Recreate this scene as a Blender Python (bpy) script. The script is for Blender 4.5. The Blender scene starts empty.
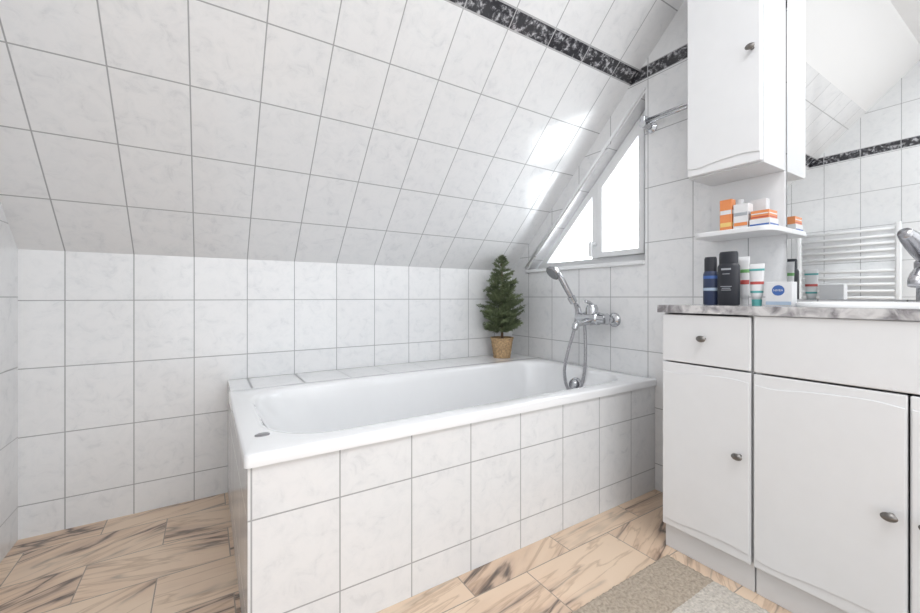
import bpy, bmesh, math, random
from mathutils import Vector, Matrix, Euler, noise as mnoise
random.seed(7)
scene=bpy.context.scene
scene.view_settings.view_transform='Standard'
COL=scene.collection
WL={}
# ------------------------------------------------------------------ materials
def newmat(name):
    m=bpy.data.materials.new(name); m.use_nodes=True
    nt=m.node_tree
    return m,nt,nt.nodes['Principled BSDF']
def plain(name,col,rough=.4,metal=0,nz=.03,scale=20,bump=0,coat=0,spec=.5):
    m,nt,b=newmat(name)
    tc=nt.nodes.new('ShaderNodeTexCoord'); n=nt.nodes.new('ShaderNodeTexNoise'); n.inputs['Scale'].default_value=scale
    n.inputs['Detail'].default_value=4
    nt.links.new(tc.outputs['Object'],n.inputs['Vector'])
    r=nt.nodes.new('ShaderNodeValToRGB')
    r.color_ramp.elements[0].position=.3; r.color_ramp.elements[1].position=.7
    r.color_ramp.elements[0].color=(*[c*(1-nz) for c in col],1)
    r.color_ramp.elements[1].color=(*[min(1,c*(1+nz)) for c in col],1)
    nt.links.new(n.outputs['Fac'],r.inputs['Fac']); nt.links.new(r.outputs['Color'],b.inputs['Base Color'])
    b.inputs['Roughness'].default_value=rough; b.inputs['Metallic'].default_value=metal
    b.inputs['Coat Weight'].default_value=coat; b.inputs['Specular IOR Level'].default_value=spec
    if bump:
        bp=nt.nodes.new('ShaderNodeBump'); bp.inputs['Strength'].default_value=bump; bp.inputs['Distance'].default_value=.003
        nt.links.new(n.outputs['Fac'],bp.inputs['Height']); nt.links.new(bp.outputs['Normal'],b.inputs['Normal'])
    return m
def tile_mat(name,w,h,u0,v0,stripe=None,plaster=None,mort=.0040,rough=.12,gr=1.0):
    m,nt,b=newmat(name); N=nt.nodes; L=nt.links
    def math_(op,a,bb=None):
        n=N.new('ShaderNodeMath'); n.operation=op
        for i,v in enumerate((a,bb)):
            if v is None: continue
            if isinstance(v,(int,float)): n.inputs[i].default_value=v
            else: L.new(v,n.inputs[i])
        return n.outputs[0]
    def mix(f,a,bb):
        n=N.new('ShaderNodeMix'); n.data_type='RGBA'
        if isinstance(f,(int,float)): n.inputs[0].default_value=f
        else: L.new(f,n.inputs[0])
        for i,v in ((6,a),(7,bb)):
            if isinstance(v,tuple): n.inputs[i].default_value=v
            else: L.new(v,n.inputs[i])
        return n.outputs[2]
    uv=N.new('ShaderNodeUVMap'); uv.uv_map='UVMap'
    sep=N.new('ShaderNodeSeparateXYZ'); L.new(uv.outputs[0],sep.inputs[0])
    U=math_('SUBTRACT',sep.outputs[0],u0-20*w); V=sep.outputs[1]
    if stripe:
        s0,s1=stripe
        ab=math_('GREATER_THAN',V,s0); be=math_('LESS_THAN',V,s1); smask=math_('MULTIPLY',ab,be)
        above=math_('GREATER_THAN',V,s1)
        V2=math_('SUBTRACT',V,math_('MULTIPLY',above,s1-s0))
    else: V2=V
    V2=math_('SUBTRACT',V2,v0-20*h)
    cmb=N.new('ShaderNodeCombineXYZ'); L.new(U,cmb.inputs[0]); L.new(V2,cmb.inputs[1])
    br=N.new('ShaderNodeTexBrick'); br.offset=0; br.squash=1
    L.new(cmb.outputs[0],br.inputs['Vector'])
    br.inputs['Scale'].default_value=1; br.inputs['Mortar Size'].default_value=mort*.5; br.inputs['Mortar Smooth'].default_value=.15
    br.inputs['Brick Width'].default_value=w; br.inputs['Row Height'].default_value=h; br.inputs['Bias'].default_value=0
    br.inputs['Color1'].default_value=(0,0,0,1); br.inputs['Color2'].default_value=(1,1,1,1)
    tc=N.new('ShaderNodeCombineXYZ')
    rnd=math_('MULTIPLY',br.outputs['Color'],7.0)
    L.new(sep.outputs[0],tc.inputs[0]); L.new(sep.outputs[1],tc.inputs[1]); L.new(rnd,tc.inputs[2])
    n1=N.new('ShaderNodeTexNoise'); n1.inputs['Scale'].default_value=20; n1.inputs['Detail'].default_value=8; n1.inputs['Roughness'].default_value=.68; n1.inputs['Distortion'].default_value=.7
    L.new(tc.outputs[0],n1.inputs['Vector'])
    r=N.new('ShaderNodeValToRGB'); cr=r.color_ramp
    cr.elements[0].position=.31; cr.elements[0].color=(.70*gr,.71*gr,.725*gr,1)
    cr.elements[1].position=.56; cr.elements[1].color=(.82*gr,.823*gr,.83*gr,1)
    e=cr.elements.new(.43); e.color=(.785*gr,.792*gr,.802*gr,1)
    L.new(n1.outputs['Fac'],r.inputs['Fac'])
    col=mix(math_('MULTIPLY',br.outputs['Color'],.35),r.outputs['Color'],(.815*gr,.818*gr,.825*gr,1))
    col=mix(br.outputs['Fac'],col,(.38,.385,.39,1))
    if stripe:
        n2=N.new('ShaderNodeTexNoise'); n2.inputs['Scale'].default_value=34; n2.inputs['Detail'].default_value=7; n2.inputs['Roughness'].default_value=.7; n2.inputs['Distortion'].default_value=.3
        c2=N.new('ShaderNodeCombineXYZ'); L.new(sep.outputs[0],c2.inputs[0]); L.new(sep.outputs[1],c2.inputs[1]); L.new(c2.outputs[0],n2.inputs['Vector'])
        r2=N.new('ShaderNodeValToRGB'); c=r2.color_ramp
        c.elements[0].position=.48; c.elements[0].color=(.03,.03,.035,1)
        c.elements[1].position=.62; c.elements[1].color=(.5,.5,.52,1)
        e=c.elements.new(.54); e.color=(.10,.10,.11,1)
        L.new(n2.outputs['Fac'],r2.inputs['Fac'])
        inn=math_('MULTIPLY',math_('GREATER_THAN',V,s0+.004),math_('LESS_THAN',V,s1-.004))
        fr=math_('FRACT',math_('DIVIDE',U,w)); jj=math_('GREATER_THAN',fr,.02)
        inn=math_('MULTIPLY',inn,jj)
        sc=mix(inn,(.45,.45,.46,1),r2.outputs['Color'])
        col=mix(smask,col,sc)
    hgt=math_('SUBTRACT',1.0,br.outputs['Fac'])
    wv=N.new('ShaderNodeTexNoise'); wv.inputs['Scale'].default_value=5; L.new(tc.outputs[0],wv.inputs['Vector'])
    hgt=math_('ADD',hgt,math_('MULTIPLY',wv.outputs['Fac'],.25))
    rgh=math_('ADD',math_('MULTIPLY',br.outputs['Fac'],.6),rough)
    if plaster is not None:
        pm=math_('GREATER_THAN',V,plaster)
        col=mix(pm,col,(.86,.86,.86,1))
        rgh=math_('ADD',rgh,math_('MULTIPLY',pm,.5))
        hgt=math_('MULTIPLY',hgt,math_('SUBTRACT',1,pm))
    L.new(rgh,b.inputs['Roughness'])
    b.inputs['Specular IOR Level'].default_value=.6
    bp=N.new('ShaderNodeBump'); bp.inputs['Strength'].default_value=.35; bp.inputs['Distance'].default_value=.002
    L.new(hgt,bp.inputs['Height']); L.new(bp.outputs['Normal'],b.inputs['Normal'])
    L.new(col,b.inputs['Base Color'])
    return m
def floor_mat():
    m,nt,b=newmat('peach_marble_floor'); N=nt.nodes; L=nt.links
    uv=N.new('ShaderNodeUVMap'); uv.uv_map='UVMap'
    mp=N.new('ShaderNodeMapping'); mp.inputs['Location'].default_value=(8.13,8.03,0); L.new(uv.outputs[0],mp.inputs['Vector'])
    br=N.new('ShaderNodeTexBrick'); br.offset=.5; L.new(mp.outputs[0],br.inputs['Vector'])
    br.inputs['Scale'].default_value=1; br.inputs['Brick Width'].default_value=.40; br.inputs['Row Height'].default_value=.20
    br.inputs['Mortar Size'].default_value=.0017; br.inputs['Mortar Smooth'].default_value=.1
    br.inputs['Color1'].default_value=(0,0,0,1); br.inputs['Color2'].default_value=(1,1,1,1)
    def mth(op,a,x,c=None):
        n=N.new('ShaderNodeMath'); n.operation=op
        for i,v in enumerate((a,x,c)):
            if v is None: continue
            if isinstance(v,(int,float)): n.inputs[i].default_value=v
            else: L.new(v,n.inputs[i])
        return n.outputs[0]
    ro=N.new('ShaderNodeVectorRotate'); ro.rotation_type='Z_AXIS'
    ang=mth('MULTIPLY_ADD',br.outputs['Color'],.9,1.05)
    L.new(mp.outputs[0],ro.inputs['Vector']); L.new(ang,ro.inputs['Angle'])
    ad=N.new('ShaderNodeVectorMath'); ad.operation='ADD'; L.new(ro.outputs[0],ad.inputs[0])
    ml=N.new('ShaderNodeVectorMath'); ml.operation='SCALE'; ml.inputs['Scale'].default_value=5.0; L.new(br.outputs['Color'],ml.inputs[0]); L.new(ml.outputs[0],ad.inputs[1])
    def veins(sx,sy,dist,loc):
        mp2=N.new('ShaderNodeMapping'); mp2.inputs['Scale'].default_value=(sx,sy,1); mp2.inputs['Location'].default_value=(loc,loc,0); L.new(ad.outputs[0],mp2.inputs['Vector'])
        n=N.new('ShaderNodeTexNoise'); n.inputs['Scale'].default_value=1; n.inputs['Detail'].default_value=5; n.inputs['Distortion'].default_value=dist; L.new(mp2.outputs[0],n.inputs['Vector'])
        return mth('ABSOLUTE',mth('SUBTRACT',n.outputs['Fac'],.5),None)
    a1=veins(9,1.3,.5,0)
    a2=veins(20,2.2,.5,3.7)
    r=N.new('ShaderNodeValToRGB'); c=r.color_ramp
    c.elements[0].position=0; c.elements[0].color=(.13,.105,.09,1)
    c.elements[1].position=.13; c.elements[1].color=(.77,.59,.44,1)
    e=c.elements.new(.010); e.color=(.30,.22,.17,1)
    e=c.elements.new(.026); e.color=(.60,.44,.33,1)
    e=c.elements.new(.06); e.color=(.71,.53,.39,1)
    L.new(a1,r.inputs['Fac'])
    r2=N.new('ShaderNodeValToRGB'); c=r2.color_ramp
    c.elements[0].position=0; c.elements[0].color=(.62,.55,.50,1); c.elements[1].position=.035; c.elements[1].color=(1,1,1,1)
    L.new(a2,r2.inputs['Fac'])
    n3=N.new('ShaderNodeTexNoise'); n3.inputs['Scale'].default_value=2.6; n3.inputs['Detail'].default_value=3; L.new(ad.outputs[0],n3.inputs['Vector'])
    r3=N.new('ShaderNodeValToRGB'); r3.color_ramp.elements[0].position=.36; r3.color_ramp.elements[1].position=.52
    L.new(n3.outputs['Fac'],r3.inputs['Fac'])
    mixv=N.new('ShaderNodeMix'); mixv.data_type='RGBA'; L.new(r3.outputs['Color'],mixv.inputs[0])
    mixv.inputs[6].default_value=(.78,.61,.46,1); L.new(r.outputs['Color'],mixv.inputs[7])
    mu=N.new('ShaderNodeMix'); mu.data_type='RGBA'; mu.blend_type='MULTIPLY'; mu.inputs[0].default_value=.6
    L.new(mixv.outputs[2],mu.inputs[6]); L.new(r2.outputs['Color'],mu.inputs[7])
    mx=N.new('ShaderNodeMix'); mx.data_type='RGBA'; L.new(br.outputs['Fac'],mx.inputs[0]); L.new(mu.outputs[2],mx.inputs[6]); mx.inputs[7].default_value=(.33,.27,.22,1)
    L.new(mx.outputs[2],b.inputs['Base Color']); b.inputs['Roughness'].default_value=.3
    return m
def marble_mat():
    m,nt,b=newmat('grey_marble'); N=nt.nodes; L=nt.links
    tc=N.new('ShaderNodeTexCoord'); n=N.new('ShaderNodeTexNoise'); n.inputs['Scale'].default_value=24; n.inputs['Detail'].default_value=8; n.inputs['Distortion'].default_value=.9
    L.new(tc.outputs['Object'],n.inputs['Vector'])
    r=N.new('ShaderNodeValToRGB'); c=r.color_ramp
    c.elements[0].position=.34; c.elements[0].color=(.20,.19,.20,1); c.elements[1].position=.62; c.elements[1].color=(.66,.65,.65,1)
    e=c.elements.new(.47); e.color=(.42,.41,.42,1)
    L.new(n.outputs['Fac'],r.inputs['Fac']); L.new(r.outputs['Color'],b.inputs['Base Color']); b.inputs['Roughness'].default_value=.18
    return m
def glass_mat():
    m,nt,b=newmat('window_glass'); N=nt.nodes; L=nt.links
    g=N.new('ShaderNodeBsdfGlossy'); g.inputs['Roughness'].default_value=.02
    t=N.new('ShaderNodeBsdfTransparent'); mx=N.new('ShaderNodeMixShader')
    lw=N.new('ShaderNodeLayerWeight'); lw.inputs['Blend'].default_value=.12
    L.new(lw.outputs['Fresnel'],mx.inputs[0]); L.new(t.outputs[0],mx.inputs[1]); L.new(g.outputs[0],mx.inputs[2])
    L.new(mx.outputs[0],N['Material Output'].inputs['Surface'])
    return m
W=.2045; X0=-.4525
TAN=.96; ALP=math.atan(TAN); SN=math.sin(ALP)
XL=-.577; XG=1.741; YW=2.088; ZK=1.057; YF=1.07; CEIL=2.5
S_ST=(1.912-ZK)/SN
M_wall=tile_mat('tiles_long_wall',W,.25,X0,.12,gr=1.02)
M_slope=tile_mat('tiles_slope',W,.25,X0,S_ST,stripe=(S_ST,S_ST+.070),plaster=(2.226-ZK)/SN,mort=.0045,gr=1.01)
M_gab=tile_mat('tiles_gable',.2045,.2543,1.1055,.12,stripe=(1.907,1.970))
M_bf=tile_mat('tiles_bath_front',.210,.25,.301,.10,gr=.98)
M_ledge=tile_mat('tiles_ledge',.2045,.25,X0,1.832,mort=.010,gr=1.0)
M_floor=floor_mat(); M_marble=marble_mat(); M_glass=glass_mat()
M_white=plain('white_lacquer',(.77,.775,.785),.28,nz=.01)
M_whitec=plain('cabinet_carcass_white',(.70,.705,.715),.35,nz=.01)
M_cer=plain('white_enamel',(.86,.865,.875),.08,nz=.005,coat=.3)
M_pvc=plain('white_pvc',(.82,.83,.84),.3,nz=.01)
M_plaster=plain('white_plaster',(.86,.86,.86),.8,nz=.01)
M_chr=plain('chrome',(.55,.56,.58),.12,1,nz=.02)
M_chr2=plain('brushed_grey_metal',(.42,.42,.44),.26,1,nz=.05)
M_hose=plain('ribbed_metal_hose',(.42,.42,.44),.3,.8,nz=.25,scale=180)
M_knob=plain('pewter_knob',(.2,.19,.18),.35,1,nz=.15)
M_mir,_nt,_b=newmat('mirror_silver')
_b.inputs['Base Color'].default_value=(.93,.94,.94,1); _b.inputs['Metallic'].default_value=1; _b.inputs['Roughness'].default_value=.01
# ------------------------------------------------------------------ helpers
def finish(name,me,loc,mat,parent=None,bevel=0,smooth=False,uv=True,seg=2):
    loc=Vector(loc)
    if uv:
        uvl=me.uv_layers.new(name='UVMap')
        for p in me.polygons:
            n=p.normal; a=max(range(3),key=lambda i:abs(n[i]))
            for li in p.loop_indices:
                c=me.vertices[me.loops[li].vertex_index].co
                if name=='wall_right' and a==2: uvl.data[li].uv=(c.x,c.y*1.38-1.2)
                else: uvl.data[li].uv=(c.y,c.z) if a==0 else ((c.x,c.z) if a==1 else (c.x,c.y))
    me.transform(Matrix.Translation(-loc))
    if mat: me.materials.append(mat)
    if smooth:
        for p in me.polygons: p.use_smooth=True
    o=bpy.data.objects.new(name,me); COL.objects.link(o)
    WL[o.name]=loc.copy()
    if parent:
        o.parent=parent; o.location=loc-WL[parent.name]
    else: o.location=loc
    if bevel:
        md=o.modifiers.new('bevel','BEVEL'); md.width=bevel; md.segments=seg; md.limit_method='ANGLE'; md.angle_limit=math.radians(35)
        if not smooth:
            for p in me.polygons: p.use_smooth=True
            wn=o.modifiers.new('wn','WEIGHTED_NORMAL'); wn.keep_sharp=True
    return o
def empty(name,loc,label=None,cat=None,kind=None):
    o=bpy.data.objects.new(name,None); o.empty_display_size=.05; COL.objects.link(o); o.location=loc; WL[o.name]=Vector(loc)
    if label: o['label']=label
    if cat: o['category']=cat
    if kind: o['kind']=kind
    return o
def tag(o,label,cat=None,kind=None,group=None):
    o['label']=label
    if cat: o['category']=cat
    if kind: o['kind']=kind
    if group: o['group']=group
    return o
def box(name,x0,x1,y0,y1,z0,z1,mat,parent=None,bevel=0,loc=None):
    vs=[(x,y,z) for x in (x0,x1) for y in (y0,y1) for z in (z0,z1)]
    f=[(0,1,3,2),(4,6,7,5),(0,4,5,1),(2,3,7,6),(0,2,6,4),(1,5,7,3)]
    me=bpy.data.meshes.new(name); me.from_pydata(vs,[],f); me.update()
    return finish(name,me,loc or ((x0+x1)/2,(y0+y1)/2,z0),mat,parent,bevel)
def boxes(name,bl,mat,parent=None,bevel=0):
    vs=[];f=[]
    for x0,x1,y0,y1,z0,z1 in bl:
        k=len(vs); vs+=[(x,y,z) for x in (x0,x1) for y in (y0,y1) for z in (z0,z1)]
        f+=[tuple(k+i for i in q) for q in [(0,1,3,2),(4,6,7,5),(0,4,5,1),(2,3,7,6),(0,2,6,4),(1,5,7,3)]]
    me=bpy.data.meshes.new(name); me.from_pydata(vs,[],f); me.update()
    a=[sum(v[i] for v in vs)/len(vs) for i in range(2)]
    return finish(name,me,(a[0],a[1],min(v[2] for v in vs)),mat,parent,bevel)
def prism_x(name,polys,x0,x1,mat,parent=None,bevel=0,loc=None,uv=True):
    bm=bmesh.new()
    for poly in polys:
        area=sum(poly[i][0]*poly[(i+1)%len(poly)][1]-poly[(i+1)%len(poly)][0]*poly[i][1] for i in range(len(poly)))
        if area<0: poly=poly[::-1]
        a=[bm.verts.new((x0,y,z)) for y,z in poly]; b=[bm.verts.new((x1,y,z)) for y,z in poly]
        bm.faces.new(a[::-1]); bm.faces.new(b)
        n=len(poly)
        for i in range(n):
            bm.faces.new((a[i],a[(i+1)%n],b[(i+1)%n],b[i]))
    bm.normal_update()
    me=bpy.data.meshes.new(name); bm.to_mesh(me); bm.free()
    ys=[p[0] for q in polys for p in q]; zs=[p[1] for q in polys for p in q]
    return finish(name,me,loc or ((x0+x1)/2,(min(ys)+max(ys))/2,min(zs)),mat,parent,bevel,uv=uv)
def inset(poly,d):
    n=len(poly)
    area=sum(poly[i][0]*poly[(i+1)%n][1]-poly[(i+1)%n][0]*poly[i][1] for i in range(n))
    if area<0: poly=poly[::-1]
    ds=d if isinstance(d,(list,tuple)) else [d]*n
    L=[]
    for i in range(n):
        p=Vector(poly[i]); q=Vector(poly[(i+1)%n]); e=(q-p).normalized(); nn=Vector((-e.y,e.x))
        L.append((p+nn*ds[i],e))
    out=[]
    for i in range(n):
        p,e=L[i-1]; q,f=L[i]
        cr=e.x*f.y-e.y*f.x; t=((q-p).x*f.y-(q-p).y*f.x)/cr
        r=p+e*t; out.append((r.x,r.y))
    return poly,out
def ring_x(name,poly,d,x0,x1,mat,parent,bevel=.002):
    outer,inner=inset(poly,d); n=len(outer)
    bm=bmesh.new()
    V=[[bm.verts.new((x,y,z)) for y,z in pl] for x in (x0,x1) for pl in (outer,inner)]
    for i in range(n):
        j=(i+1)%n
        bm.faces.new((V[0][j],V[0][i],V[1][i],V[1][j]))
        bm.faces.new((V[2][i],V[2][j],V[3][j],V[3][i]))
        bm.faces.new((V[0][i],V[0][j],V[2][j],V[2][i]))
        bm.faces.new((V[1][j],V[1][i],V[3][i],V[3][j]))
    bmesh.ops.recalc_face_normals(bm,faces=bm.faces)
    me=bpy.data.meshes.new(name); bm.to_mesh(me); bm.free()
    return finish(name,me,((x0+x1)/2,sum(p[0] for p in outer)/n,min(p[1] for p in outer)),mat,parent,bevel),inner
def lathe(name,prof,loc,mat,parent=None,axis=(0,0,1),seg=32,sx=1,sy=1):
    bm=bmesh.new(); rings=[]
    for r,h in prof:
        rings.append([bm.verts.new((max(r,1e-5)*math.cos(2*math.pi*i/seg)*sx,max(r,1e-5)*math.sin(2*math.pi*i/seg)*sy,h)) for i in range(seg)])
    for a,b in zip(rings,rings[1:]):
        for i in range(seg):
            bm.faces.new((a[i],a[(i+1)%seg],b[(i+1)%seg],b[i]))
    bm.faces.new(rings[0][::-1]); bm.faces.new(rings[-1])
    bmesh.ops.recalc_face_normals(bm,faces=bm.faces)
    q=Vector((0,0,1)).rotation_difference(Vector(axis).normalized())
    bm.transform(Matrix.Translation(Vector(loc))@q.to_matrix().to_4x4())
    me=bpy.data.meshes.new(name); bm.to_mesh(me); bm.free()
    o=finish(name,me,loc,mat,parent,0,smooth=True)
    md=o.modifiers.new('es','EDGE_SPLIT'); md.split_angle=math.radians(40)
    return o
def crom(pts,n=8):
    P=[Vector(p) for p in pts]; P=[2*P[0]-P[1]]+P+[2*P[-1]-P[-2]]; out=[]
    for i in range(1,len(P)-2):
        for k in range(n):
            t=k/n; a,b,c,d=P[i-1:i+3]
            out.append(.5*((2*b)+(c-a)*t+(2*a-5*b+4*c-d)*t*t+(-a+3*b-3*c+d)*t**3))
    out.append(P[-2]); return out
def tube(name,pts,r,mat,parent=None,seg=12,n=8,smooth_path=True,rib=0,loc=None):
    P=crom(pts,n) if smooth_path else [Vector(p) for p in pts]
    rs=r if callable(r) else (lambda t:r)
    bm=bmesh.new(); rings=[]; up=None
    for i,p in enumerate(P):
        t=(P[min(i+1,len(P)-1)]-P[max(i-1,0)]).normalized()
        if up is None:
            up=t.orthogonal().normalized()
        up=(up-t*up.dot(t)).normalized(); sd=t.cross(up)
        rr=rs(i/(len(P)-1))*(1+rib*(i%2))
        rings.append([bm.verts.new(p+rr*(up*math.cos(2*math.pi*k/seg)+sd*math.sin(2*math.pi*k/seg))) for k in range(seg)])
    for a,b in zip(rings,rings[1:]):
        for k in range(seg): bm.faces.new((a[k],a[(k+1)%seg],b[(k+1)%seg],b[k]))
    bm.faces.new(rings[0][::-1]); bm.faces.new(rings[-1])
    bmesh.ops.recalc_face_normals(bm,faces=bm.faces)
    me=bpy.data.meshes.new(name); bm.to_mesh(me); bm.free()
    return finish(name,me,loc or P[0],mat,parent,0,smooth=True)
# ------------------------------------------------------------------ room shell
YB=-1.3
zs=lambda y: ZK+(YW-y)*TAN
yc=YW-(CEIL-ZK)/TAN
tag(box('floor',XL,XG,YB,YW,-.08,0,M_floor),'peach veined marble tiles laid in staggered bond','floor','structure')
tag(box('wall_back',XL-.1,XG+.2,YW,YW+.12,-.08,ZK,M_wall),'low knee wall of pale marbled wall tiles','wall','structure')
YE,YR=1.94,1.12
ztop=ZK+(YE-YR)*TAN
gp=[[(YB,-.08),(YW,-.08),(YW,ZK),(YE,ZK),(YR,ZK),(YB,ZK)],
    [(YB,ZK),(YR,ZK),(YR,ztop),(YR,zs(YR)),(yc,CEIL),(YB,CEIL)],
    [(YE,ZK),(YW,ZK),(YR,zs(YR)),(YR,ztop)]]
tag(prism_x('wall_right',gp,XG,XG+.2,M_gab),'gable wall with pale marbled tiles and dark marble border','wall','structure')
lp=[[(YB,-.08),(YW,-.08),(YW,ZK),(yc,CEIL),(YB,CEIL)]]
tag(prism_x('wall_left',lp,XL-.1,XL,M_gab),'pale marbled tile wall with dark marble border','wall','structure')
def slope():
    o_=Vector((0,math.sin(ALP)*.12,math.cos(ALP)*.12))
    a=[(XL-.1,YW,ZK),(XG+.2,YW,ZK),(XG+.2,yc,CEIL),(XL-.1,yc,CEIL)]
    b=[tuple(Vector(p)+o_) for p in a]
    me=bpy.data.meshes.new('wall_sloped'); me.from_pydata(a+b,[],[(0,1,2,3)[::-1],(4,5,6,7),(0,4,5,1)[::-1],(1,5,6,2)[::-1],(2,6,7,3)[::-1],(3,7,4,0)[::-1]]); me.update()
    uvl=me.uv_layers.new(name='UVMap')
    for p in me.polygons:
        for li in p.loop_indices:
            c=me.vertices[me.loops[li].vertex_index].co
            uvl.data[li].uv=(c.x,(c.z-ZK)/SN)
    me.materials.append(M_slope)
    o=bpy.data.objects.new('wall_sloped',me); COL.objects.link(o)
    bm=bmesh.new(); bm.from_mesh(me); bmesh.ops.recalc_face_normals(bm,faces=bm.faces); bm.to_mesh(me); bm.free()
    return o
tag(slope(),'sloping tiled attic ceiling with dark marble border','wall','structure')
tag(box('ceiling',XL-.1,XG+.2,YB,yc,CEIL,CEIL+.1,M_plaster),'flat white plaster ceiling','ceiling','structure')
tag(box('wall_front',XL-.1,XG+.2,YB-.1,YB,-.08,CEIL,M_plaster),'plain white plaster wall','wall','structure')
# ------------------------------------------------------------------ window
XF=XG+.065
win=empty('window_1',(XF,1.4,ZK),'white plastic triangular attic window under the slope','window','structure')
tri=[(YE-.02,ZK+.002),(YR+.004,ZK+.002),(YR+.004,ztop-.008)]
fr,inn=ring_x('frame',tri,.036,XF,XF+.05,M_pvc,win)
inn=sorted(inn,key=lambda p:-p[0]); A=inn[0]; rest=sorted(inn[1:],key=lambda p:p[1]); B,C=rest
YM=1.455
sl=(C[1]-A[1])/(C[0]-A[0]); zat=lambda y:A[1]+(y-A[0])*sl
mul=prism_x('mullion',[[(YM+.022,A[1]),(YM-.022,A[1]),(YM-.022,zat(YM-.022)),(YM+.022,zat(YM+.022))]],XF-.004,XF+.05,M_pvc,win,.002)
lt=[(A[0]-.002,A[1]),(YM+.022,A[1]),(YM+.022,zat(YM+.022))]
prism_x('pane',[lt],XF+.02,XF+.026,M_glass,win)
rt=[(YM-.022,A[1]),(B[0],B[1]),(C[0],C[1]),(YM-.022,zat(YM-.022))]
sash,si=ring_x('sash',rt,.030,XF-.014,XF+.04,M_pvc,win)
prism_x('pane',[si],XF+.012,XF+.018,M_glass,win)
hd=lathe('handle',[(.011,0),(.011,.018),(.007,.02),(.007,.035)],(XF-.004,YM,1.17),M_pvc,win,axis=(-1,0,0),seg=20)
box('lever',XF-.05,XF-.036,YM-.009,YM+.009,1.10,1.185,M_pvc,hd,.004)
tag(box('trim_1',XG-.012,XF,YR,YE,ZK-.020,ZK,M_pvc,None,.003),'narrow white window sill strip','trim','structure')
tube_p=[(XG-.006,YE+.01,ZK+.012),(XG-.006,YR+.0,ztop+.02)]
tag(tube('trim_2',tube_p,.007,M_pvc,smooth_path=False),'slim white edge profile along the slanted window reveal','trim','structure')
# ------------------------------------------------------------------ bath surround
BX0=.083; G=.002
sur=empty('bath_surround',(.9,1.6,0),'bath surround clad in pale marbled tiles with a ledge','bath surround')
box('front_panel',BX0,XG-G,YF,YF+.03,0,.478,M_bf,sur,.001)
box('side_panel',BX0,BX0+.03,YF+.03,YW-G,0,.478,M_bf,sur,.001)
box('ledge',BX0,XG-G,1.835,YW-G,.478,.508,M_ledge,sur,.001)
box('ledge_wall',BX0+.03,XG-G,1.84,1.87,0,.478,M_bf,sur)
def rrect(x0,x1,y0,y1,rl,rr,z,n=12):
    pts=[]
    for cx,cy,r,a0 in ((x1-rr,y1-rr,rr,0),(x0+rl,y1-rl,rl,90),(x0+rl,y0+rl,rl,180),(x1-rr,y0+rr,rr,270)):
        for k in range(n+1):
            a=math.radians(a0+90*k/n); pts.append((cx+r*math.cos(a),cy+r*math.sin(a),z))
    return pts
def bathtub():
    x0,x1,y0,y1=BX0-.008,XG-.002,YF-.010,1.833
    R=[]
    R.append(rrect(x0,x1,y0,y1,.012,.004,.479)); 
    R.append(rrect(x0,x1,y0,y1,.014,.004,.503))
    R.append(rrect(x0+.002,x1-.002,y0+.002,y1-.002,.014,.004,.508))
    R.append(rrect(x0+.008,x1-.006,y0+.008,y1-.006,.014,.004,.511))
    ix0,ix1,iy0,iy1=x0+.060,x1-.075,y0+.072,y1-.052
    R.append(rrect(ix0-.01,ix1+.01,iy0-.01,iy1+.01,.19,.15,.511))
    for d,z in ((0,.509),(.007,.504),(.012,.494),(.016,.47)):
        R.append(rrect(ix0+d,ix1-d,iy0+d,iy1-d,.19,.15,z))
    for t in (.2,.4,.6,.75,.87):
        R.append(rrect(ix0+.016+.22*t,ix1-.016-.06*t,iy0+.016+.05*t,iy1-.016-.05*t,.19,.15,.47-.36*t))
    R.append(rrect(ix0+.27,ix1-.11,iy0+.10,iy1-.10,.17,.13,.115))
    R.append(rrect(ix0+.35,ix1-.17,iy0+.16,iy1-.16,.12,.1,.10))
    bm=bmesh.new(); rings=[[bm.verts.new(p) for p in r] for r in R]
    n=len(rings[0])
    for a,b in zip(rings,rings[1:]):
        for i in range(n):
            bm.faces.new((a[i],a[(i+1)%n],b[(i+1)%n],b[i]))
    bm.faces.new(rings[-1])
    bm.normal_update()
    me=bpy.data.meshes.new('tub'); bm.to_mesh(me); bm.free()
    return me,(ix0,ix1,iy0,iy1)
tub=empty('bathtub',(.9,1.45,.10),'white enamelled built-in bathtub set in tiled surround','bathtub')
me,(ix0,ix1,iy0,iy1)=bathtub()
t=finish('basin_shell',me,(.9,1.45,.1),M_cer,tub,smooth=True)
em=t.modifiers.new('es','EDGE_SPLIT'); em.split_angle=math.radians(50)
lathe('overflow_knob',[(.036,0),(.036,.006),(.026,.01),(.026,.03),(.02,.036)],(ix1-.022,1.445,.425),M_chr,tub,axis=(-1,0,.12))
lathe('rim_plate',[(.019,0),(.019,.002),(.014,.004),(.006,.0045)],(.128,1.195,.511),M_chr2,tub,sx=1.0,sy=.75)
lathe('drain',[(.035,0),(.035,.004),(.02,.006)],(1.35,1.445,.1005),M_chr,tub)
# ------------------------------------------------------------------ bath mixer + hand shower
mx=empty('bath_mixer',(XG,1.36,.765),'chrome wall-mounted bath mixer above the tub end','bath mixer')
for y in (1.285,1.43):
    lathe('wall_flange',[(.036,0),(.036,.004),(.030,.014),(.015,.02),(.015,.055),(.022,.056),(.022,.075)],(XG-.001,y,.768),M_chr,mx,axis=(-1,0,0))
bx=XG-.085
body=lathe('mixer_body',[(.020,0),(.028,.006),(.028,.05),(.033,.055),(.033,.135),(.028,.14),(.028,.185),(.020,.19)],(bx,1.262,.775),M_chr,mx,axis=(0,1,0))
tube('spout',[(bx-.01,1.36,.762),(bx-.06,1.36,.757),(bx-.11,1.36,.748),(bx-.125,1.36,.725)],lambda t:.018-.003*t,M_chr,mx)
lathe('lever_base',[(.030,0),(.031,.03),(.024,.048),(.008,.052)],(bx,1.357,.795),M_chr,mx)
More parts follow.
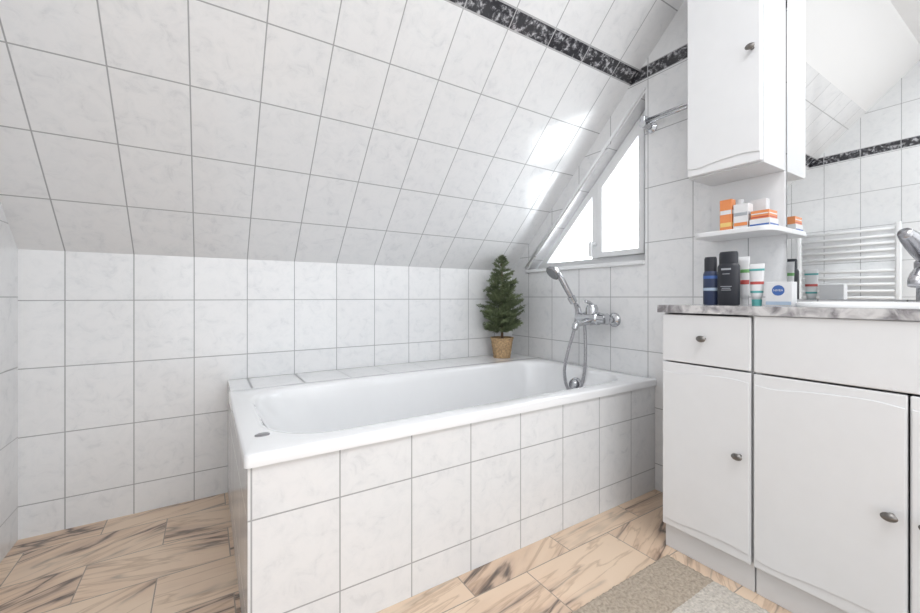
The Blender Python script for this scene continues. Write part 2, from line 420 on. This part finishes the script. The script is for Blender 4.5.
tube('lever',[(bx,1.357,.838),(bx-.03,1.345,.852),(bx-.09,1.32,.862)],lambda t:.011-.003*t,M_chr,mx)
tube('shower_bracket',[(bx,1.43,.79),(bx-.005,1.44,.83),(bx-.035,1.447,.855)],.009,M_chr,mx)
lathe('bracket_cup',[(.015,-.018),(.019,-.016),(.021,.018),(.017,.02)],(1.618,1.450,.868),M_chr,mx,axis=(-.42,.18,.80))
hs=empty('hand_shower',(1.618,1.45,.85),'chrome hand shower with ribbed hose hanging over the tub','hand shower')
h0=Vector((1.626,1.446,.855)); h1=Vector((1.556,1.480,.990))
tube('handle',[h0,h0.lerp(h1,.5),h1,h1+Vector((-.028,.012,.024))],lambda t:.012+.003*math.sin(t*3.1),M_chr2,hs)
hd=h1+Vector((-.030,.013,.022)); ax=Vector((-.70,.12,-.62)).normalized()
lathe('shower_head',[(.010,-.026),(.028,-.013),(.040,0),(.042,.010),(.038,.015)],hd,M_chr2,hs,axis=ax)
lathe('spray_face',[(.034,0),(.032,.003)],hd+ax*.015,plain('grey_spray_plate',(.25,.26,.27),.5),hs,axis=ax)
tube('hose',[h0+Vector((.003,-.002,-.005)),(1.64,1.44,.80),(1.625,1.45,.70),(1.60,1.465,.60),(1.585,1.475,.50),(1.59,1.465,.42),(1.612,1.44,.385),(1.632,1.41,.42),(1.645,1.395,.50),(1.652,1.395,.60),(1.655,1.40,.70),(1.656,1.405,.742)],.0078,M_hose,hs,n=40,rib=.14)
# ------------------------------------------------------------------ towel rail on gable
tr=empty('towel_holder',(XG,.98,1.67),'chrome double towel rail on the tiled gable wall','towel rail')
lathe('wall_mount',[(.026,0),(.026,.006),(.018,.012),(.012,.016),(.012,.06),(.016,.062),(.016,.075)],(XG-.001,1.085,1.665),M_chr,tr,axis=(-1,0,0))
for dx,dz in ((.068,.0),(.04,.028)):
    tube('rail',[(XG-dx,1.10,1.665+dz),(XG-dx,.835,1.665+dz)],.006,M_chr,tr,smooth_path=False)
box('clamp',XG-.075,XG-.03,1.075,1.10,1.655,1.705,M_chr,tr,.006)
# ------------------------------------------------------------------ plant
pl=empty('potted_conifer',(1.553,1.96,.508),'small green artificial conifer in a wicker pot on the tiled ledge','potted plant')
def wick():
    bm=bmesh.new(); seg=64; rings=[]
    H=.125
    for k in range(25):
        z=.508+H*k/24; r=.050+.018*(k/24)
        rings.append([])
        for i in range(seg):
            a=2*math.pi*i/seg; rr=r+.0028*math.sin(a*16+math.pi*(k//2%2))+(.004 if k>22 else 0)
            rings[-1].append(bm.verts.new((1.553+rr*math.cos(a),1.96+rr*math.sin(a),z)))
    for r,z in ((.060,.63),(.058,.61)):
        rings.append([bm.verts.new((1.553+r*math.cos(2*math.pi*i/seg),1.96+r*math.sin(2*math.pi*i/seg),z)) for i in range(seg)])
    for a,b in zip(rings,rings[1:]):
        for i in range(seg): bm.faces.new((a[i],a[(i+1)%seg],b[(i+1)%seg],b[i]))
    bm.faces.new(rings[0][::-1]); bm.faces.new(rings[-1])
    bmesh.ops.recalc_face_normals(bm,faces=bm.faces)
    me=bpy.data.meshes.new('pot'); bm.to_mesh(me); bm.free(); return me
finish('pot',wick(),(1.553,1.96,.508),plain('wicker',(.46,.31,.17),.7,nz=.35,scale=90,bump=.4),pl,smooth=True)
tube('trunk',[(1.553,1.96,.60),(1.555,1.958,.8),(1.552,1.96,1.09)],lambda t:.009*(1-.8*t),plain('bark',(.16,.10,.06),.8,nz=.3),pl)
def conifer():
    bm=bmesh.new(); c=Vector((1.553,1.96,0)); z0,z1=.66,1.145
    def needle(p,d,L,w):
        s=d.cross(Vector((random.uniform(-1,1),random.uniform(-1,1),random.uniform(-1,1)))).normalized()*w
        q=p+d*L
        bm.faces.new([bm.verts.new(v) for v in (p-s,p+s,q+s*.4,q-s*.4)])
    def sprig(p,d,L):
        n=int(L/.0038)+4
        for i in range(n):
            t=i/n; pp=p+d*L*t
            for _ in range(3):
                nd=(d*.9+Vector((random.gauss(0,.55),random.gauss(0,.55),random.gauss(0,.55)))).normalized()
                needle(pp,nd,random.uniform(.010,.017),.0013)
    lev=18
    for k in range(lev):
        t=k/(lev-1); z=z0+(z1-z0-.03)*t
        R=.144*(1-t)**.8+.012
        if t<.08: R*=.8
        nb=max(4,int(9*(1-t)+4))
        for j in range(nb):
            a=2*math.pi*(j+random.random()*.9)/nb; rr=R*random.uniform(.6,1.28)
            rr=min(rr,.115) if math.sin(a)>.5 else rr
            d=Vector((math.cos(a),math.sin(a),random.uniform(.2,.8))).normalized()
            p0=c+Vector((0,0,z)); 
            ns=max(2,int(rr/.024))
            for s in range(1,ns+1):
                f=s/ns; pp=p0+d*rr*f*.8
                for sg in (-1,1):
                    dd=(d+sg*.9*Vector((-math.sin(a),math.cos(a),.35))*random.uniform(.4,1)).normalized()
                    sprig(pp,dd,min(.034,.014+rr*.2))
            sprig(p0+d*rr*.7,d,rr*.3+.012)
    for _ in range(5): sprig(c+Vector((0,0,z1-.04)),Vector((random.gauss(0,.2),random.gauss(0,.2),1)).normalized(),.035)
    me=bpy.data.meshes.new('foliage'); bm.to_mesh(me); bm.free(); return me
finish('foliage',conifer(),(1.553,1.96,.655),plain('conifer_needles',(.17,.21,.11),.6,nz=.5,scale=14),pl,uv=False)
# ------------------------------------------------------------------ vanity cabinets
XC=1.38; XB=XG-.002
def knob(parent,x,y,z):
    k=lathe('knob',[(.006,0),(.006,.012),(.012,.016),(.015,.022),(.011,.027),(.004,.029)],(x,y,z),M_knob,parent,axis=(-1,0,0),seg=24)
    k.scale=(1,1.0,.70)
    return k
def wave(y0,y1,z,amp,n=26,up=True):
    out=[]
    for i in range(n+1):
        t=i/n; y=y0+(y1-y0)*t
        out.append((y,z+amp*(math.sin(math.pi*t*2-.4)*.6*(1 if up else -1)+.15*math.sin(math.pi*4*t))))
    return out
def wavy_door(name,parent,y0,y1,z0,z1,wb=.028,amp=.008,kn=None,waveonly=True):
    d=box(name,XC-.018,XC,y0,y1,z0,z1,M_white,parent,.003)
    if waveonly:
        top=wave(y0+.003,y1-.003,z1-wb,amp); bot=wave(y0+.003,y1-.003,z0+wb,amp)
        prism_x('raised_panel',[bot+top[::-1]],XC-.0215,XC-.018,M_white,d,.003)
    if kn: knob(d,XC-.0215 if waveonly else XC-.018,*kn)
    return d
def carcass(parent,y0,y1):
    z0,z1=.078,.828; t=.016
    return boxes('body',[(XC,XB,y0,y0+t,z0,z1),(XC,XB,y1-t,y1,z0,z1),(XC,XB,y0+t,y1-t,z0,z0+t),(XB-.008,XB,y0+t,y1-t,z0+t,z1)],M_whitec,parent,.001)
c1=empty('drawer_cabinet',(1.55,.672,0),'narrow white bathroom cabinet with one drawer and a door','cabinet')
carcass(c1,.537,.811)
box('plinth',XC+.004,XB,.537,.811,0,.078,M_whitec,c1,.001)
d=wavy_door('drawer',c1,.539,.810,.662,.823,kn=(.670,.748),waveonly=False)
wavy_door('door',c1,.539,.810,.088,.657,kn=(.566,.405))
c2=empty('washbasin_cabinet',(1.55,.222,0),'white washbasin cabinet with two wavy-panel doors under marble top','cabinet')
carcass(c2,-.09,.533)
box('plinth',XC+.004,XB,-.09,.533,0,.078,M_whitec,c2,.001)
box('front_panel',XC-.018,XC,-.088,.532,.661,.828,M_white,c2,.004)
wavy_door('door',c2,.225,.532,.088,.656,amp=.010,kn=(.250,.372))
wavy_door('door',c2,-.088,.221,.088,.656,amp=.010,kn=(.19,.372))
def rrect2(cx,cy,hx,hy,r,n=8): 
    return [(p[0],p[1]) for p in rrect(cx-hx,cx+hx,cy-hy,cy+hy,r,r,0,n)]
BCX=1.515
def counter():
    x0,x1,y0,y1=XC-.025,XB,-.1,.825; z0,z1=.829,.855
    hole=rrect2(BCX,.222,.122,.225,.10)
    bm=bmesh.new()
    for z in (z1,z0):
        o=[bm.verts.new((x,y,z)) for x,y in ((x1,y1),(x0,y1),(x0,y0),(x1,y0))]
        h=[bm.verts.new((x,y,z)) for x,y in hole]
        e=[bm.edges.new((o[i],o[(i+1)%4])) for i in range(4)]+[bm.edges.new((h[i],h[(i+1)%len(h)])) for i in range(len(h))]
        bmesh.ops.triangle_fill(bm,use_beauty=True,edges=e)
        if z==z1: T=(o,h)
        else: B_=(o,h)
    for a,b in zip(T,B_):
        n=len(a)
        for i in range(n): bm.faces.new((a[i],a[(i+1)%n],b[(i+1)%n],b[i]))
    bmesh.ops.recalc_face_normals(bm,faces=bm.faces)
    me=bpy.data.meshes.new('countertop'); bm.to_mesh(me); bm.free(); return me
tag(finish('countertop',counter(),(1.55,.36,.829),M_marble),'grey-white marble countertop across both white cabinets','countertop')
def basin():
    R=[]
    for d,z,r in ((.0,.8555,.11),(.0,.864,.11),(-.004,.869,.11),(-.016,.870,.10),(-.026,.864,.09),(-.032,.85,.085),(-.045,.79,.08),(-.07,.755,.07),(-.10,.748,.04)):
        R.append([(x,y,z) for x,y in rrect2(BCX,.222,.137+d,.245+d,max(.02,r))])
    bm=bmesh.new(); rings=[[bm.verts.new(p) for p in r] for r in R]; n=len(rings[0])
    for a,b in zip(rings,rings[1:]):
        for i in range(n): bm.faces.new((a[i],a[(i+1)%n],b[(i+1)%n],b[i]))
    bm.faces.new(rings[-1]); bm.normal_update()
    me=bpy.data.meshes.new('washbasin'); bm.to_mesh(me); bm.free(); return me
tag(finish('washbasin',basin(),(1.55,.222,.748),M_cer,smooth=True),'white ceramic drop-in washbasin in the marble top','washbasin')
fx,fy=1.688,.240
fa=empty('basin_faucet',(fx,fy,.855),'chrome single-lever basin faucet behind the washbasin','faucet')
lathe('faucet_body',[(.026,0),(.026,.006),(.023,.012),(.022,.085),(.027,.095),(.027,.125),(.018,.138)],(fx,fy,.8552),M_chr2,fa)
tube('spout',[(fx-.01,fy,.925),(fx-.05,fy,.945),(fx-.10,fy,.945),(fx-.14,fy,.928),(fx-.148,fy,.912)],lambda t:.018-.003*t,M_chr2,fa)
tube('lever',[(fx,fy,.985),(fx-.03,fy+.003,1.0),(fx-.09,fy+.015,1.035),(fx-.13,fy+.022,1.052)],lambda t:.015+.008*math.sin(3.1*t),M_chr2,fa)
# ------------------------------------------------------------------ mirror
mi=empty('wall_mirror',(XG-.003,0,.875),'large frameless rectangular mirror above the washbasin','mirror')
box('mirror_glass',XG-.006,XG-.001,-.75,.574,.875,2.46,M_mir,mi)
# ------------------------------------------------------------------ upper cabinet
XU=1.56
uc=empty('wall_cabinet',(1.65,.699,1.33),'tall white wall cabinet with an open shelf beneath','cabinet')
box('body',XU,XB,.578,.822,1.33,2.18,M_whitec,uc,.002)
dr=box('door',XU-.018,XU,.580,.820,1.335,2.175,M_white,uc,.004)
prism_x('raised_panel',[wave(.583,.817,1.366,.009)+wave(.583,.817,2.14,.007)[::-1]],XU-.0215,XU-.018,M_white,dr,.003)
knob(dr,XU-.0215,.603,1.712)
shp=[(XB,.822),(XB,.560)]+[(XU+.01+.04-.04*math.sin(math.radians(a)),.560+.04-.04*math.cos(math.radians(a))) for a in range(0,91,10)]+[(XU+.01+.04-.04*math.cos(math.radians(a)),.822-.04+.04*math.sin(math.radians(a))) for a in range(0,91,10)]
def prism_z(name,poly,z0,z1,mat,parent=None,bevel=0):
    bm=bmesh.new(); a=[bm.verts.new((x,y,z0)) for x,y in poly]; b=[bm.verts.new((x,y,z1)) for x,y in poly]
    bm.faces.new(a); bm.faces.new(b[::-1]); n=len(poly)
    for i in range(n): bm.faces.new((a[i],a[(i+1)%n],b[(i+1)%n],b[i]))
    bmesh.ops.recalc_face_normals(bm,faces=bm.faces)
    me=bpy.data.meshes.new(name); bm.to_mesh(me); bm.free()
    cx=sum(p[0] for p in poly)/n; cy=sum(p[1] for p in poly)/n
    return finish(name,me,(cx,cy,z0),mat,parent,bevel)
prism_z('shelf',shp,1.106,1.124,M_white,uc,.003)
box('back_panel',XB-.012,XB,.578,.822,1.124,1.33,M_white,uc,.001)
# ------------------------------------------------------------------ toiletries
def M(n,c,r=.35): return plain(n,c,r,nz=.04)
Mnavy=M('navy_plastic',(.03,.045,.10)); Mblk=M('black_plastic',(.02,.022,.03)); Mwht=M('white_plastic',(.72,.72,.73))
Mor=M('orange_card',(.74,.27,.10)); Mred=M('red_card',(.50,.09,.08)); Mblue=M('blue_print',(.06,.14,.40)); Mteal=M('teal_print',(.10,.38,.37)); Mgrn=M('green_print',(.16,.38,.14)); Mgry=M('grey_print',(.38,.40,.43)); Myel=M('yellow_card',(.78,.56,.20)); Mlb=M('light_blue_print',(.42,.52,.64))
def text(name,s,size,loc,mat,parent,rot=(math.pi/2,0,-math.pi/2)):
    cu=bpy.data.curves.new(name,'FONT'); cu.body=s; cu.size=size; cu.align_x='CENTER'; cu.align_y='CENTER'; cu.extrude=.0002
    tmp=bpy.data.objects.new('tmp',cu); COL.objects.link(tmp); bpy.context.view_layer.update()
    me=bpy.data.meshes.new_from_object(tmp); bpy.data.objects.remove(tmp)
    me.transform(Matrix.Translation(Vector(loc))@Euler(rot).to_matrix().to_4x4())
    return finish(name,me,loc,mat,parent)
CT=.8552
def bottle(name,x,y,z,w,dp,h,cap,mb,mc,label,cat='bottle',band=None):
    e=empty(name,(x,y,z),label,cat)
    r=w/2
    lathe('body',[(r*.9,0),(r,.004),(r*1.0,h*.5),(r,h-cap-.010),(r*.9,h-cap-.003),(r*.82,h-cap)],(x,y,z),mb,e,sx=dp/w,sy=1)
    lathe('cap',[(r*.84,0),(r*.84,cap*.85),(r*.76,cap)],(x,y,z+h-cap),mc,e,sx=dp/w,sy=1)
    for zb,zh,mm in band or []:
        lathe('print_band',[(r*1.012,0),(r*1.012,zh)],(x,y,z+zb),mm,e,sx=dp/w,sy=1)
    return e
bottle('shower_gel_bottle',1.50,.716,CT,.048,.034,.168,.05,Mnavy,Mblk,'dark navy shampoo bottle on the marble countertop',band=[(.05,.010,Mlb),(.092,.010,Mblue)])
b2=bottle('shower_gel_bottle',1.485,.652,CT,.068,.036,.180,.04,Mblk,Mblk,'broad black shower gel bottle on the marble countertop')
for i,(zz,ww) in enumerate(((.118,.030),(.104,.022),(.062,.034),(.056,.026),(.050,.030))):
    box('print_line',1.4665,1.4672,.652-ww/2,.652+ww/2,CT+zz,CT+zz+(.006 if i<1 else .0022),Mgry,b2)
def tubep(name,x,y,z,w,h,mb,mc,bands,label):
    e=empty(name,(x,y,z),label,'tube')
    lathe('cap',[(w*.30,0),(w*.32,.02)],(x,y,z),mc,e)
    def flat(name,t0,t1,mat,off=0):
        bm=bmesh.new(); rings=[]; seg=28
        for k in range(9):
            t=t0+(t1-t0)*k/8; zz=z+.02+(h-.02)*t; rx=(w*.36)*(1-t)**.8+.0012+off; ry=w*(.36+.14*t)+off
            if t<.06: rx*=.8; ry*=.8
            rings.append([bm.verts.new((x+rx*math.cos(2*math.pi*i/seg),y+ry*math.sin(2*math.pi*i/seg),zz)) for i in range(seg)])
        for a,b in zip(rings,rings[1:]):
            for i in range(seg): bm.faces.new((a[i],a[(i+1)%seg],b[(i+1)%seg],b[i]))
        bm.faces.new(rings[0][::-1]); bm.faces.new(rings[-1])
        me=bpy.data.meshes.new(name); bm.to_mesh(me); bm.free()
        finish(name,me,(x,y,z+.02+(h-.02)*t0),mat,e,smooth=True)
    flat('body',0,1,mb)
    for a,b,mm in bands: flat('print_band',a,b,mm,.0004)
    return e
tubep('toothpaste_tube',1.545,.630,CT,.034,.165,Mwht,Mwht,[(.35,.45,Mred),(.62,.70,Mgrn)],'white toothpaste tube with red and green print')
tubep('toothpaste_tube',1.50,.576,CT,.044,.135,Mwht,Mteal,[(.18,.24,Mteal),(.42,.50,Mred),(.80,.86,Mteal)],'white toothpaste tube with teal and red print')
bxx=empty('cream_box',(1.50,.512,CT),'small white and blue skin care box beside the basin','box')
box('body',1.48,1.52,.478,.546,CT,CT+.074,Mwht,bxx,.001)
box('print_band',1.4790,1.4798,.480,.544,CT+.004,CT+.014,Mlb,bxx)
lathe('round_print',[(.016,0),(.016,.0005)],(1.4798,.512,CT+.048),Mblue,bxx,axis=(-1,0,0))
text('lettering','NIVEA',.009,(1.4788,.512,CT+.048),Mwht,bxx)
SH=1.1243
def carton(name,x,y,z,dx,dy,h,mats,label,rz=0):
    e=empty(name,(x,y,z),label,'box')
    box('body',x-dx/2,x+dx/2,y-dy/2,y+dy/2,z,z+h,mats[0],e,.001)
    n=len(mats)
    for i,mm in enumerate(mats[1:]):
        a=.12+.8*i/max(1,n-1)
        box('print_band',x-dx/2-.0006,x-dx/2-.0001,y-dy/2+.002,y+dy/2-.002,z+h*a,z+h*(a+.4/(n)),mm,e)
        box('print_band',x-dx/2+.002,x+dx/2-.002,y-dy/2-.0006,y-dy/2-.0001,z+h*a,z+h*(a+.4/(n)),mm,e)
    e.rotation_euler=(0,0,rz)
    return e
carton('medicine_box',1.61,.710,SH,.03,.040,.112,[Mor,Myel,Mwht],'upright orange and yellow medicine box on the shelf')
carton('medicine_box',1.615,.662,SH,.04,.046,.088,[Mwht,Mor,Mgry],'white and orange medicine box on the shelf')
carton('medicine_box',1.625,.603,SH,.07,.060,.026,[Mwht,Mblue],'low white medicine box with blue print on the shelf')
carton('medicine_box',1.625,.603,SH+.0263,.066,.054,.028,[Mor,Mred,Mwht],'red and orange medicine box stacked on another box')
bottle('pill_bottle',1.68,.70,SH,.034,.034,.120,.02,Mwht,Mwht,'slim white bottle behind the medicine boxes',band=[(.04,.03,Mlb)])
carton('medicine_box',1.69,.640,SH,.03,.05,.11,[Mwht,Mlb],'white and pale blue upright medicine box on the shelf')
# ------------------------------------------------------------------ towel radiator (seen in the mirror)
ra=empty('towel_radiator',(XL+.05,.96,.55),'white ladder towel radiator on the tiled wall','radiator')
for y in (.70,1.24):
    box('rail',XL+.04,XL+.07,y-.015,y+.015,.55,1.40,M_pvc,ra,.008)
for k in range(17):
    if k in (5,11): continue
    z=.59+k*.048
    tube('rung',[(XL+.055,.70,z),(XL+.055,1.24,z)],.011,M_pvc,ra,smooth_path=False,seg=10)
for y in (.70,1.24):
    for z in (.65,1.30): box('bracket',XL+.001,XL+.04,y-.01,y+.01,z,z+.02,M_pvc,ra)
# ------------------------------------------------------------------ rug
def rug_mat():
    m,nt,b=newmat('beige_pile'); N=nt.nodes; L=nt.links
    uv=N.new('ShaderNodeUVMap'); uv.uv_map='UVMap'; sp=N.new('ShaderNodeSeparateXYZ'); L.new(uv.outputs[0],sp.inputs[0])
    r=N.new('ShaderNodeValToRGB'); r.color_ramp.interpolation='CONSTANT'; c=r.color_ramp
    T=(.47,.395,.315,1); G_=(.62,.57,.51,1)
    c.elements[0].position=0; c.elements[0].color=T
    c.elements[1].position=.715; c.elements[1].color=T
    for p,cc in ((.12,G_),(.30,T),(.48,G_)):
        e=c.elements.new(p); e.color=cc
    L.new(sp.outputs[1],r.inputs['Fac'])
    n=N.new('ShaderNodeTexNoise'); n.inputs['Scale'].default_value=110; n.inputs['Detail'].default_value=3; L.new(uv.outputs[0],n.inputs['Vector'])
    mx=N.new('ShaderNodeMix'); mx.data_type='RGBA'; mx.blend_type='MULTIPLY'; mx.inputs[0].default_value=.7
    rr=N.new('ShaderNodeValToRGB'); rr.color_ramp.elements[0].position=.3; rr.color_ramp.elements[1].position=.6; rr.color_ramp.elements[0].color=(.55,.55,.55,1)
    L.new(n.outputs['Fac'],rr.inputs['Fac']); L.new(r.outputs['Color'],mx.inputs[6]); L.new(rr.outputs['Color'],mx.inputs[7])
    L.new(mx.outputs[2],b.inputs['Base Color']); b.inputs['Roughness'].default_value=.95
    bp=N.new('ShaderNodeBump'); bp.inputs['Strength'].default_value=.8; bp.inputs['Distance'].default_value=.006; L.new(n.outputs['Fac'],bp.inputs['Height']); L.new(bp.outputs['Normal'],b.inputs['Normal'])
    return m
def rug():
    x0,x1,y0,y1=.50,1.325,-.10,.775; nx,ny=150,150; vs=[]
    for j in range(ny+1):
        for i in range(nx+1):
            u=i/nx; v=j/ny; x=x0+(x1-x0)*u; y=y0+(y1-y0)*v
            ed=min(min(u,1-u)*(x1-x0),min(v,1-v)*(y1-y0))
            h=.013*min(1,(ed/.012))**.5 if ed>0 else 0
            h+=(.004*mnoise.noise(Vector((x*90,y*90,0)))+.003*mnoise.noise(Vector((x*220,y*220,3))))*(1 if ed>.004 else 0)
            vs.append((x,y,max(.0005,h)))
    f=[(j*(nx+1)+i,j*(nx+1)+i+1,(j+1)*(nx+1)+i+1,(j+1)*(nx+1)+i) for j in range(ny) for i in range(nx)]
    me=bpy.data.meshes.new('bath_rug'); me.from_pydata(vs,[],f); me.update()
    uvl=me.uv_layers.new(name='UVMap')
    for l in me.loops:
        c=me.vertices[l.vertex_index].co; uvl.data[l.index].uv=((c.x-x0),(c.y-y0))
    return finish('bath_rug',me,(.91,.34,0),rug_mat(),uv=False,smooth=True)
tag(rug(),'beige pile bath rug with lighter stripes on the floor','rug')
# ------------------------------------------------------------------ lights
def area(name,loc,rot,sx,sy,e,col=(1,1,1)):
    l=bpy.data.lights.new(name,'AREA'); l.shape='RECTANGLE'; l.size=sx; l.size_y=sy; l.energy=e; l.color=col
    o=bpy.data.objects.new(name,l); COL.objects.link(o); o.location=loc; o.rotation_euler=rot; return o
area('ceiling_fill',(.6,-.35,2.46),(0,0,0),1.6,.9,25,(.96,.98,1))  # soft fill added under the ceiling, out of view; no lamp fixture there
area('front_wall_fill',(.55,YB+.05,1.25),(math.radians(90),0,0),2.0,2.2,19,(.92,.96,1))  # unseen fill panel added behind the camera; wall_front has no door opening
w=bpy.data.worlds.new('world'); scene.world=w; w.use_nodes=True
bg=w.node_tree.nodes['Background']; bg.inputs[0].default_value=(.93,.97,1,1); bg.inputs[1].default_value=8.5
# ------------------------------------------------------------------ camera
cam=bpy.data.cameras.new('camera'); co=bpy.data.objects.new('camera',cam); COL.objects.link(co)
co.location=(0,0,.883); co.rotation_euler=(math.radians(90),0,-math.atan2(.536,.8442))
cam.sensor_width=36; cam.lens=400/920*36; cam.shift_y=-9.5/920; cam.clip_start=.02
scene.camera=co
